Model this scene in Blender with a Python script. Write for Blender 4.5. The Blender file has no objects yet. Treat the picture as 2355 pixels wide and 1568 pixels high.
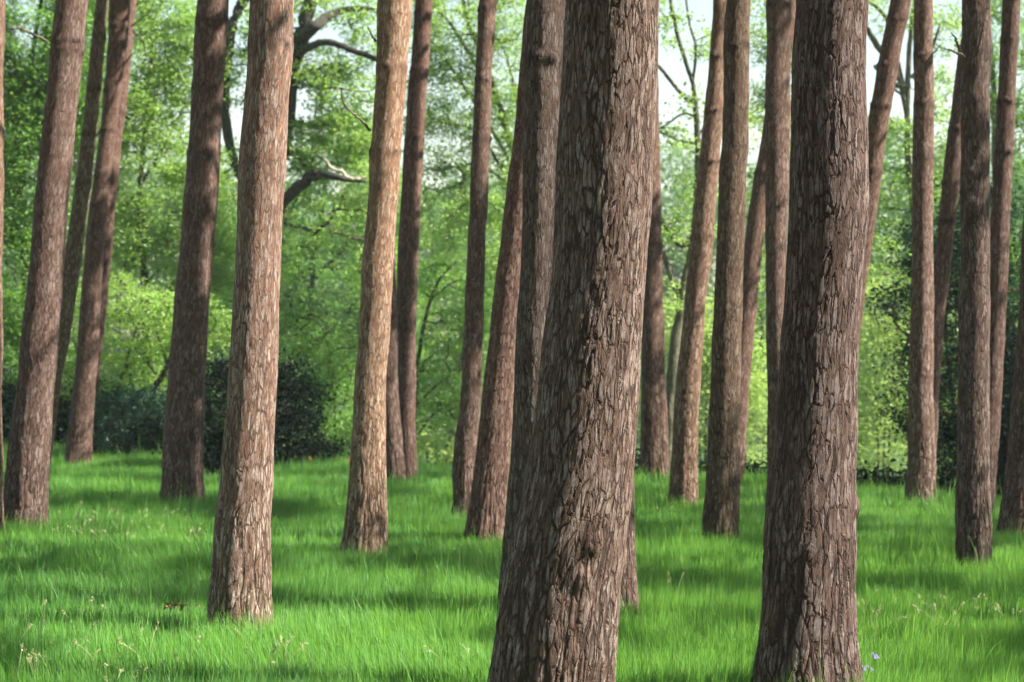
import bpy, math, random
import numpy as np
from mathutils import Vector

# ---------------------------------------------------------------- camera, sky, sun, exposure
SC = bpy.context.scene
COL = SC.collection
CAM_H = 1.8
F = 4577.0            # focal length in units of the 2354-wide photograph (70 mm on 36 mm)
CX, CY = 1177.0, 784.0

cam_d = bpy.data.cameras.new("camera")
cam_d.lens = 70.0
cam_d.sensor_width = 36.0
cam_d.clip_end = 3000
cam_d.dof.use_dof = True
cam_d.dof.focus_distance = 10.6
cam_d.dof.aperture_fstop = 3.8
cam = bpy.data.objects.new("camera", cam_d)
COL.objects.link(cam)
cam.location = (0, 0, CAM_H)
cam.rotation_euler = (math.radians(90), 0, 0)
SC.camera = cam

SUN_EL, SUN_AZ = 46.0, 8.0     # azimuth measured from +x (right) towards the camera
e, a = math.radians(SUN_EL), math.radians(SUN_AZ)
S = np.array([math.cos(e) * math.cos(a), -math.cos(e) * math.sin(a), math.sin(e)])

world = bpy.data.worlds.new("World")
SC.world = world
world.use_nodes = True
wn = world.node_tree
bg = wn.nodes["Background"]
sky = wn.nodes.new("ShaderNodeTexSky")
sky.sky_type = 'NISHITA'
sky.sun_disc = False
sky.sun_elevation = e
sky.sun_rotation = math.atan2(S[0], S[1])
sky.air_density = 1.45
sky.dust_density = 0.2
sky.ozone_density = 1.0
bg.inputs['Strength'].default_value = 0.054
wn.links.new(sky.outputs['Color'], bg.inputs['Color'])

sl = bpy.data.lights.new("sun", 'SUN')
sl.energy = 5.0
sl.angle = math.radians(0.5)
sl.color = (1.0, 0.93, 0.82)
sun = bpy.data.objects.new("sun", sl)
COL.objects.link(sun)
sun.location = (20, -10, 30)
sun.rotation_euler = Vector(-S).to_track_quat('-Z', 'Y').to_euler()

SC.view_settings.view_transform = 'Standard'
SC.view_settings.look = 'None'
SC.view_settings.exposure = 1.87
SC.view_settings.gamma = 1
SC.render.engine = 'CYCLES'
SC.cycles.max_bounces = 5
SC.cycles.diffuse_bounces = 3
SC.cycles.adaptive_threshold = 0.03
SC.cycles.transmission_bounces = 3
SC.cycles.glossy_bounces = 2
SC.cycles.use_denoising = True
SC.cycles.sample_clamp_indirect = 6

RNG = np.random.default_rng(7)

# ---------------------------------------------------------------- helpers
def W(x, y, d):
    """photograph point at depth d -> world point"""
    return np.array([(x - CX) / F * d, d, CAM_H - (y - CY) / F * d])

def tag(o, label=None, cat=None, group=None, kind=None):
    if label: o['label'] = label
    if cat: o['category'] = cat
    if group: o['group'] = group
    if kind: o['kind'] = kind
    return o

def empty(name, loc):
    o = bpy.data.objects.new(name, None)
    COL.objects.link(o)
    o.location = Vector([float(v) for v in loc])
    o.empty_display_size = 0.3
    return o

def mesh_obj(name, verts, quads, mat, parent=None, attrs=None, smooth=False, origin=None):
    """verts (n,3) world coordinates, quads (m,4); ONE mesh object; attrs: name -> float (n,) or vector (n,3)"""
    verts = np.asarray(verts, dtype=np.float32)
    if origin is None and parent is not None:
        origin = np.array(parent.location)
    if origin is not None:
        verts = verts - np.asarray(origin, dtype=np.float32)
    quads = np.asarray(quads, dtype=np.int32)
    me = bpy.data.meshes.new(name)
    me.vertices.add(len(verts))
    me.vertices.foreach_set('co', verts.ravel())
    k = quads.shape[1]
    me.loops.add(quads.size)
    me.loops.foreach_set('vertex_index', quads.ravel())
    me.polygons.add(len(quads))
    me.polygons.foreach_set('loop_start', np.arange(0, quads.size, k, dtype=np.int32))
    me.polygons.foreach_set('loop_total', np.full(len(quads), k, dtype=np.int32))
    me.update(calc_edges=True)
    if attrs:
        for an, av in attrs.items():
            av = np.asarray(av, dtype=np.float32)
            if av.ndim == 1:
                at = me.attributes.new(an, 'FLOAT', 'POINT')
                at.data.foreach_set('value', av)
            else:
                at = me.attributes.new(an, 'FLOAT_VECTOR', 'POINT')
                at.data.foreach_set('vector', av.ravel())
    me.polygons.foreach_set('use_smooth', np.full(len(quads), smooth, dtype=bool))
    me.materials.append(mat)
    o = bpy.data.objects.new(name, me)
    COL.objects.link(o)
    if parent is not None:
        o.parent = parent
    elif origin is not None:
        o.location = Vector([float(v) for v in origin])
    return o

def tube(path, radii, seg=8):
    """quads of one tapered tube along path (n,3)"""
    path = np.asarray(path, float); radii = np.asarray(radii, float)
    n = len(path)
    t = np.gradient(path, axis=0)
    t /= np.linalg.norm(t, axis=1, keepdims=True) + 1e-9
    ref = np.where(np.abs(t[:, 2:3]) > 0.9, np.array([[0, 1., 0]]), np.array([[0, 0, 1.]]))
    u = np.cross(t, ref); u /= np.linalg.norm(u, axis=1, keepdims=True) + 1e-9
    v = np.cross(t, u)
    th = np.linspace(0, 2 * np.pi, seg, endpoint=False)
    ring = (np.cos(th)[None, :, None] * u[:, None, :] + np.sin(th)[None, :, None] * v[:, None, :]) * radii[:, None, None]
    vs = (path[:, None, :] + ring).reshape(-1, 3)
    i = np.arange(n - 1)[:, None] * seg
    j = np.arange(seg)[None, :]
    j2 = (j + 1) % seg
    q = np.stack([i + j, i + j2, i + seg + j2, i + seg + j], -1).reshape(-1, 4)
    cum = np.r_[0, np.cumsum(np.linalg.norm(np.diff(path, axis=0), axis=1))]
    R = max(radii.max(), 0.02)
    bk = np.stack([np.tile(np.cos(th) * R, n), np.tile(np.sin(th) * R, n), np.repeat(cum, seg)], -1)
    return vs, q, bk

class Acc:
    def __init__(self): self.v, self.q, self.b, self.n = [], [], [], 0
    def add(self, vs, q, b=None):
        self.v.append(vs); self.q.append(q + self.n); self.n += len(vs)
        self.b.append(b if b is not None else np.zeros_like(vs))
    def get(self):
        return np.concatenate(self.v), np.concatenate(self.q), np.concatenate(self.b)

def smooth_path(pts, n=40):
    """Catmull-Rom through rows of pts"""
    pts = np.asarray(pts, float)
    P = np.vstack([2 * pts[0] - pts[1], pts, 2 * pts[-1] - pts[-2]])
    out = []
    m = len(pts) - 1
    k = max(2, n // m)
    for i in range(m):
        p0, p1, p2, p3 = P[i:i + 4]
        t = np.linspace(0, 1, k, endpoint=False)[:, None]
        out.append(0.5 * (2 * p1 + (p2 - p0) * t + (2 * p0 - 5 * p1 + 4 * p2 - p3) * t ** 2 + (3 * p1 - p0 - 3 * p2 + p3) * t ** 3))
    out.append(pts[-1:])
    return np.vstack(out)

def vnoise(x, y, seed=0):
    """cheap smooth 2-D value noise, 0..1"""
    def h(i, j):
        s = np.sin(i * 127.1 + j * 311.7 + seed * 74.7) * 43758.5453
        return s - np.floor(s)
    xi, yi = np.floor(x), np.floor(y)
    fx, fy = x - xi, y - yi
    fx = fx * fx * (3 - 2 * fx); fy = fy * fy * (3 - 2 * fy)
    return (h(xi, yi) * (1 - fx) + h(xi + 1, yi) * fx) * (1 - fy) + (h(xi, yi + 1) * (1 - fx) + h(xi + 1, yi + 1) * fx) * fy

# ---------------------------------------------------------------- materials
class NT:
    def __init__(self, name):
        self.m = bpy.data.materials.new(name)
        self.m.use_nodes = True
        self.t = self.m.node_tree
        self.t.nodes.clear()
        self.out = self.t.nodes.new('ShaderNodeOutputMaterial')
    def n(self, typ, ins=None, **props):
        nd = self.t.nodes.new(typ)
        for k, v in props.items(): setattr(nd, k, v)
        if ins:
            for k, v in ins.items():
                self.set(nd, k, v)
        return nd
    def set(self, nd, k, v):
        if isinstance(v, bpy.types.NodeSocket): self.t.links.new(v, nd.inputs[k])
        else: nd.inputs[k].default_value = v
    def math(self, op, a, b=None, c=None, clamp=False):
        nd = self.t.nodes.new('ShaderNodeMath'); nd.operation = op; nd.use_clamp = clamp
        for i, v in enumerate((a, b, c)):
            if v is not None: self.set(nd, i, v)
        return nd.outputs[0]
    def vmath(self, op, a, b=None):
        nd = self.t.nodes.new('ShaderNodeVectorMath'); nd.operation = op
        self.set(nd, 0, a)
        if b is not None: self.set(nd, 1, b)
        return nd.outputs[0]
    def mix(self, f, a, b, blend='MIX'):
        nd = self.t.nodes.new('ShaderNodeMix'); nd.data_type = 'RGBA'; nd.blend_type = blend
        for k, v in ((0, f), (6, a), (7, b)):
            if isinstance(v, bpy.types.NodeSocket): self.t.links.new(v, nd.inputs[k])
            else: nd.inputs[k].default_value = (v if k == 0 or len(v) == 4 else (*v, 1.0))
        return nd.outputs[2]
    def ramp(self, v, lo, hi, a=0.0, b=1.0, smooth=True):
        nd = self.t.nodes.new('ShaderNodeMapRange')
        nd.interpolation_type = 'SMOOTHSTEP' if smooth else 'LINEAR'
        for k, x in ((0, v), (1, lo), (2, hi), (3, a), (4, b)): self.set(nd, k, x)
        return nd.outputs[0]
    def noise(self, vec, scale, detail=3, rough=0.55, out=0, **kw):
        nd = self.n('ShaderNodeTexNoise', {'Vector': vec, 'Scale': scale, 'Detail': detail, 'Roughness': rough}, **kw)
        return nd.outputs[out]

def bark_material():
    t = NT("pine_bark")
    bk = t.n('ShaderNodeAttribute', attribute_name='bk').outputs['Vector']
    up = t.n('ShaderNodeAttribute', attribute_name='up').outputs['Fac']
    knot = t.n('ShaderNodeAttribute', attribute_name='knot').outputs['Fac']
    tint = t.n('ShaderNodeObjectInfo').outputs['Color']
    # wavy coordinates, stretched along the trunk
    w1 = t.vmath('MULTIPLY', bk, (1, 1, 0.45))
    nz = t.n('ShaderNodeTexNoise', {'Vector': w1, 'Scale': 9.0, 'Detail': 2.0}).outputs['Color']
    dsp = t.vmath('MULTIPLY', t.vmath('SUBTRACT', nz, (0.5, 0.5, 0.5)), (0.034, 0.034, 0.10))
    p = t.vmath('ADD', bk, dsp)
    nf = t.n('ShaderNodeTexNoise', {'Vector': bk, 'Scale': 55.0, 'Detail': 2.0}).outputs['Color']
    p2 = t.vmath('ADD', p, t.vmath('MULTIPLY', t.vmath('SUBTRACT', nf, (0.5, 0.5, 0.5)), (0.010, 0.010, 0.03)))
    # long plates
    pv = t.vmath('MULTIPLY', p2, (1, 1, 0.19))
    v1 = t.n('ShaderNodeTexVoronoi', {'Vector': pv, 'Scale': 30.0, 'Randomness': 1.0}, feature='DISTANCE_TO_EDGE')
    v1c = t.n('ShaderNodeTexVoronoi', {'Vector': pv, 'Scale': 30.0, 'Randomness': 1.0}, feature='F1')
    # small flakes
    pv2 = t.vmath('MULTIPLY', p2, (1, 1, 0.42))
    v2 = t.n('ShaderNodeTexVoronoi', {'Vector': pv2, 'Scale': 72.0, 'Randomness': 1.0}, feature='DISTANCE_TO_EDGE')
    v2c = t.n('ShaderNodeTexVoronoi', {'Vector': pv2, 'Scale': 72.0, 'Randomness': 1.0}, feature='F1')
    # long vertical fissures from a ridged noise
    fn = t.noise(t.vmath('MULTIPLY', p2, (1, 1, 0.10)), 13.0, 2, 0.5)
    ridge = t.math('ABSOLUTE', t.math('SUBTRACT', fn, 0.5))
    # how open the fissures are, patch by patch
    opn = t.ramp(t.noise(t.vmath('MULTIPLY', bk, (1, 1, 0.4)), 11.0, 2), 0.36, 0.62)
    low = t.math('SUBTRACT', 1.0, up)
    foot = t.n('ShaderNodeAttribute', attribute_name='foot').outputs['Fac']
    wid = t.math('MULTIPLY', t.math('ADD', 0.02, t.math('MULTIPLY', opn, 0.11)), t.math('ADD', 0.35, t.math('MULTIPLY', low, 0.65)))
    c1 = t.ramp(v1.outputs['Distance'], 0.0, wid)
    wid2 = t.math('MULTIPLY', t.math('ADD', 0.004, t.math('ADD', t.math('MULTIPLY', opn, 0.030), t.math('MULTIPLY', foot, 0.045))), low)
    c2 = t.ramp(ridge, 0.0, t.math('ADD', wid2, 0.004))
    c2 = t.math('MAXIMUM', c2, t.math('MULTIPLY', up, 1.0))
    c3 = t.ramp(v2.outputs['Distance'], 0.0, 0.16)
    crack = t.math('MULTIPLY', c1, c2)                       # 0 in the fissure, 1 on the plate
    fine = t.noise(t.vmath('MULTIPLY', bk, (1, 1, 0.5)), 120.0, 3, 0.65)
    med = t.noise(t.vmath('MULTIPLY', p, (1, 1, 0.3)), 34.0, 3, 0.6)
    flk = t.math('MULTIPLY', c3, v2c.outputs['Distance'])
    # height in metres
    h = t.math('MULTIPLY', crack, t.math('ADD', 0.0020, t.math('MULTIPLY', low, 0.0060)))
    h = t.math('ADD', h, t.math('MULTIPLY', t.math('MULTIPLY', foot, t.ramp(ridge, 0.0, 0.13)), 0.011))
    h = t.math('ADD', h, t.math('MULTIPLY', c3, 0.0014))
    pl = t.n('ShaderNodeSeparateColor', {'Color': v1c.outputs['Color']}).outputs[0]
    pl2 = t.n('ShaderNodeSeparateColor', {'Color': v2c.outputs['Color']})
    h = t.math('ADD', h, t.math('MULTIPLY', pl, 0.0032))
    h = t.math('ADD', h, t.math('MULTIPLY', pl2.outputs[1], 0.0018))
    h = t.math('ADD', h, t.math('MULTIPLY', med, 0.0035))
    h = t.math('ADD', h, t.math('MULTIPLY', fine, 0.002))
    dn = t.n('ShaderNodeDisplacement', {'Height': h, 'Midlevel': 0.0, 'Scale': 0.68})
    # colour
    brown = t.mix(t.ramp(med, 0.35, 0.65), (0.092, 0.062, 0.049), (0.190, 0.133, 0.106))
    grey = t.mix(pl2.outputs[0], (0.25, 0.22, 0.205), (0.43, 0.385, 0.36))
    gsel = t.math('ADD', t.math('MULTIPLY', pl, 0.26), t.math('MULTIPLY', pl2.outputs[2], 0.10))
    gsel = t.math('ADD', gsel, t.noise(t.vmath('MULTIPLY', p, (1, 1, 0.28)), 22.0, 3, 0.6))
    gsel = t.math('MULTIPLY', t.ramp(gsel, 0.56, 0.84), t.ramp(v1.outputs['Distance'], 0.02, 0.17))
    base = t.mix(t.math('MULTIPLY', gsel, 0.92), brown, grey)
    # young upper bark: paler, tan and orange flakes
    osel = t.math('MULTIPLY', t.ramp(t.math('ADD', t.math('MULTIPLY', pl2.outputs[0], 0.22), t.noise(t.vmath('MULTIPLY', p, (1, 1, 0.5)), 16.0, 4, 0.65)), 0.60, 0.80), 0.55)
    upper = t.mix(osel, base, (0.36, 0.175, 0.095))
    base = t.mix(t.math('MULTIPLY', up, 0.75), base, upper)
    spk = t.ramp(fine, 0.60, 0.80)
    base = t.mix(t.math('MULTIPLY', spk, 0.35), base, (0.45, 0.38, 0.33))
    base = t.mix(t.math('MULTIPLY', t.math('SUBTRACT', 1.0, crack), 0.85), base, (0.034, 0.022, 0.017))
    base = t.mix(t.math('MULTIPLY', t.math('SUBTRACT', 1.0, c3), 0.35), base, (0.10, 0.06, 0.045))
    base = t.mix(knot, base, (0.045, 0.028, 0.022))
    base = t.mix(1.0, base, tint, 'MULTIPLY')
    base = t.mix(1.0, base, (0.68, 0.655, 0.65), 'MULTIPLY')
    bs = t.n('ShaderNodeBsdfPrincipled', {'Base Color': base, 'Roughness': 0.82, 'Specular IOR Level': 0.25})
    t.set(t.out, 'Surface', bs.outputs[0])
    t.set(t.out, 'Displacement', dn.outputs[0])
    t.m.displacement_method = 'BOTH'
    return t.m

def limb_material(name, c0, c1):
    t = NT(name)
    co = t.n('ShaderNodeAttribute', attribute_name='bk').outputs['Vector']
    q = t.vmath('MULTIPLY', co, (1, 1, 0.3))
    nz = t.noise(q, 30.0, 4, 0.65)
    n2 = t.noise(co, 3.0, 3, 0.6)
    col = t.mix(t.ramp(nz, 0.35, 0.7), c0, c1)
    col = t.mix(t.ramp(n2, 0.45, 0.7, 0, 0.5), col, (0.07, 0.09, 0.035))
    bp = t.n('ShaderNodeBump', {'Height': nz, 'Strength': 0.8, 'Distance': 0.03})
    bs = t.n('ShaderNodeBsdfPrincipled', {'Base Color': col, 'Roughness': 0.9, 'Specular IOR Level': 0.2, 'Normal': bp.outputs[0]})
    t.set(t.out, 'Surface', bs.outputs[0])
    return t.m

def leaf_material(name, dark, light, trans, tw=0.45, gloss=0.025, rough=0.45):
    """per-leaf colour from the attribute lv; light passes through the blade"""
    t = NT(name)
    lv = t.n('ShaderNodeAttribute', attribute_name='lv').outputs['Fac']
    col = t.mix(lv, dark, light)
    tc = t.mix(lv, tuple(x * 0.6 for x in trans), trans)
    d = t.n('ShaderNodeBsdfDiffuse', {'Color': col})
    tr = t.n('ShaderNodeBsdfTranslucent', {'Color': tc})
    m = t.n('ShaderNodeMixShader', {0: tw, 1: d.outputs[0], 2: tr.outputs[0]})
    g = t.n('ShaderNodeBsdfGlossy', {'Color': (0.9, 0.95, 1, 1), 'Roughness': rough})
    m2 = t.n('ShaderNodeMixShader', {0: gloss, 1: m.outputs[0], 2: g.outputs[0]})
    t.set(t.out, 'Surface', m2.outputs[0])
    return t.m

def plain(name, c, rough=0.8):
    t = NT(name)
    co = t.n('ShaderNodeTexCoord').outputs['Object']
    nz = t.noise(co, 60.0, 3)
    col = t.mix(nz, tuple(x * 0.6 for x in c), tuple(min(1, x * 1.3) for x in c))
    bs = t.n('ShaderNodeBsdfPrincipled', {'Base Color': col, 'Roughness': rough})
    t.set(t.out, 'Surface', bs.outputs[0])
    return t.m

def ground_material():
    t = NT("ground_turf")
    co = t.n('ShaderNodeTexCoord').outputs['Object']
    n1 = t.noise(co, 0.8, 5, 0.6)
    n2 = t.noise(co, 25.0, 4, 0.7)
    col = t.mix(t.ramp(n1, 0.35, 0.65), (0.022, 0.060, 0.012), (0.045, 0.105, 0.020))
    col = t.mix(t.ramp(n2, 0.45, 0.75), col, (0.07, 0.055, 0.03))
    bp = t.n('ShaderNodeBump', {'Height': n2, 'Strength': 0.7, 'Distance': 0.05})
    bs = t.n('ShaderNodeBsdfPrincipled', {'Base Color': col, 'Roughness': 0.95, 'Specular IOR Level': 0.1, 'Normal': bp.outputs[0]})
    t.set(t.out, 'Surface', bs.outputs[0])
    return t.m

M_BARK = bark_material()
M_LIMB = limb_material("dark_limb_bark", (0.025, 0.022, 0.018), (0.085, 0.075, 0.062))
M_LIMBG = limb_material("mossy_limb_bark", (0.06, 0.06, 0.035), (0.19, 0.18, 0.12))
M_LIMBR = limb_material("reddish_limb_bark", (0.10, 0.05, 0.03), (0.26, 0.14, 0.09))
M_DEAD = limb_material("bleached_dead_wood", (0.35, 0.29, 0.22), (0.62, 0.54, 0.43))
M_TWIG = limb_material("pine_twig_bark", (0.10, 0.08, 0.06), (0.28, 0.23, 0.18))
M_NEEDLE = leaf_material("pine_needles", (0.020, 0.045, 0.020), (0.05, 0.10, 0.04), (0.04, 0.08, 0.02), 0.25)
M_GRASS = leaf_material("grass_blades", (0.035, 0.145, 0.030), (0.175, 0.385, 0.070), (0.31, 0.62, 0.085), 0.42, 0.02, 0.5)
M_SEED = leaf_material("dry_seed_heads", (0.36, 0.36, 0.17), (0.62, 0.56, 0.34), (0.5, 0.5, 0.25), 0.35, 0.02)
M_LEAF = leaf_material("spring_leaves", (0.09, 0.215, 0.05), (0.36, 0.54, 0.11), (0.52, 0.78, 0.16), 0.5)
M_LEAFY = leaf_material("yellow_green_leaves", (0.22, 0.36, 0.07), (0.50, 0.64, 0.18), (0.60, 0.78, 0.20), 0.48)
M_LEAFM = leaf_material("mid_green_leaves", (0.045, 0.135, 0.035), (0.23, 0.42, 0.08), (0.34, 0.64, 0.09), 0.45)
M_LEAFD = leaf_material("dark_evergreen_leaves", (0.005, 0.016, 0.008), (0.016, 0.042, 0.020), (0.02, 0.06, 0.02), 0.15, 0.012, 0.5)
M_LEAFB = leaf_material("blue_green_leaves", (0.012, 0.045, 0.024), (0.045, 0.120, 0.060), (0.06, 0.17, 0.06), 0.25, 0.02, 0.5)
M_LEAFF = leaf_material("far_leaves", (0.07, 0.17, 0.05), (0.15, 0.29, 0.09), (0.18, 0.40, 0.08), 0.35, 0.02)

# ---------------------------------------------------------------- ground
EDGE = np.array([[-3000, 1040], [0, 1030], [240, 1040], [370, 1058], [470, 1088], [560, 1096], [660, 1078], [800, 1076], [960, 1084],
                 [1450, 1102], [1770, 1108], [1980, 1128], [2100, 1138], [2354, 1165], [5000, 1165]], float)
def edge_depth(xw, yw):
    xp = CX + F * xw / np.maximum(yw, 4)
    return 8239.0 / (np.interp(xp, EDGE[:, 0], EDGE[:, 1]) - CY)
def ground_z(x, y):
    z = -0.07 + 0.05 * (vnoise(x * 0.30, y * 0.22, 3) - 0.5) + 0.03 * (vnoise(x * 0.9, y * 0.7, 5) - 0.5)
    z = z + 0.13 * np.exp(-((x + 2.3) / 1.3) ** 2 - ((y - 27) / 2.2) ** 2) - 0.10 * np.exp(-((x + 3.9) / 0.9) ** 2 - ((y - 26) / 2.5) ** 2)
    over = np.maximum(y - edge_depth(x, y), 0)
    over = np.where(y < 10, 0, over)
    z = z - 3.2 * (1 - np.exp(-(over / 14.0) ** 1.3))
    far = np.clip((y - 140) / 500.0, 0, 1)
    return z + 3 * far * far
ys = np.r_[np.arange(-40, 6, 4.0), np.arange(6, 60, 0.5), np.geomspace(60, 900, 60)]
xs = np.r_[-np.geomspace(600, 22, 30), np.arange(-20, 20.1, 0.5), np.geomspace(22, 600, 30)]
gx, gy = np.meshgrid(xs, ys)
gz = ground_z(gx, gy)
gv = np.stack([gx, gy, gz], -1).reshape(-1, 3)
ni, nj = len(ys), len(xs)
ii, jj = np.meshgrid(np.arange(ni - 1), np.arange(nj - 1), indexing='ij')
gq = np.stack([ii * nj + jj, ii * nj + jj + 1, (ii + 1) * nj + jj + 1, (ii + 1) * nj + jj], -1).reshape(-1, 4)
g = mesh_obj("ground", gv, gq, ground_material(), smooth=True)
tag(g, kind='structure', label='green meadow ground under the pines')

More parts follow.
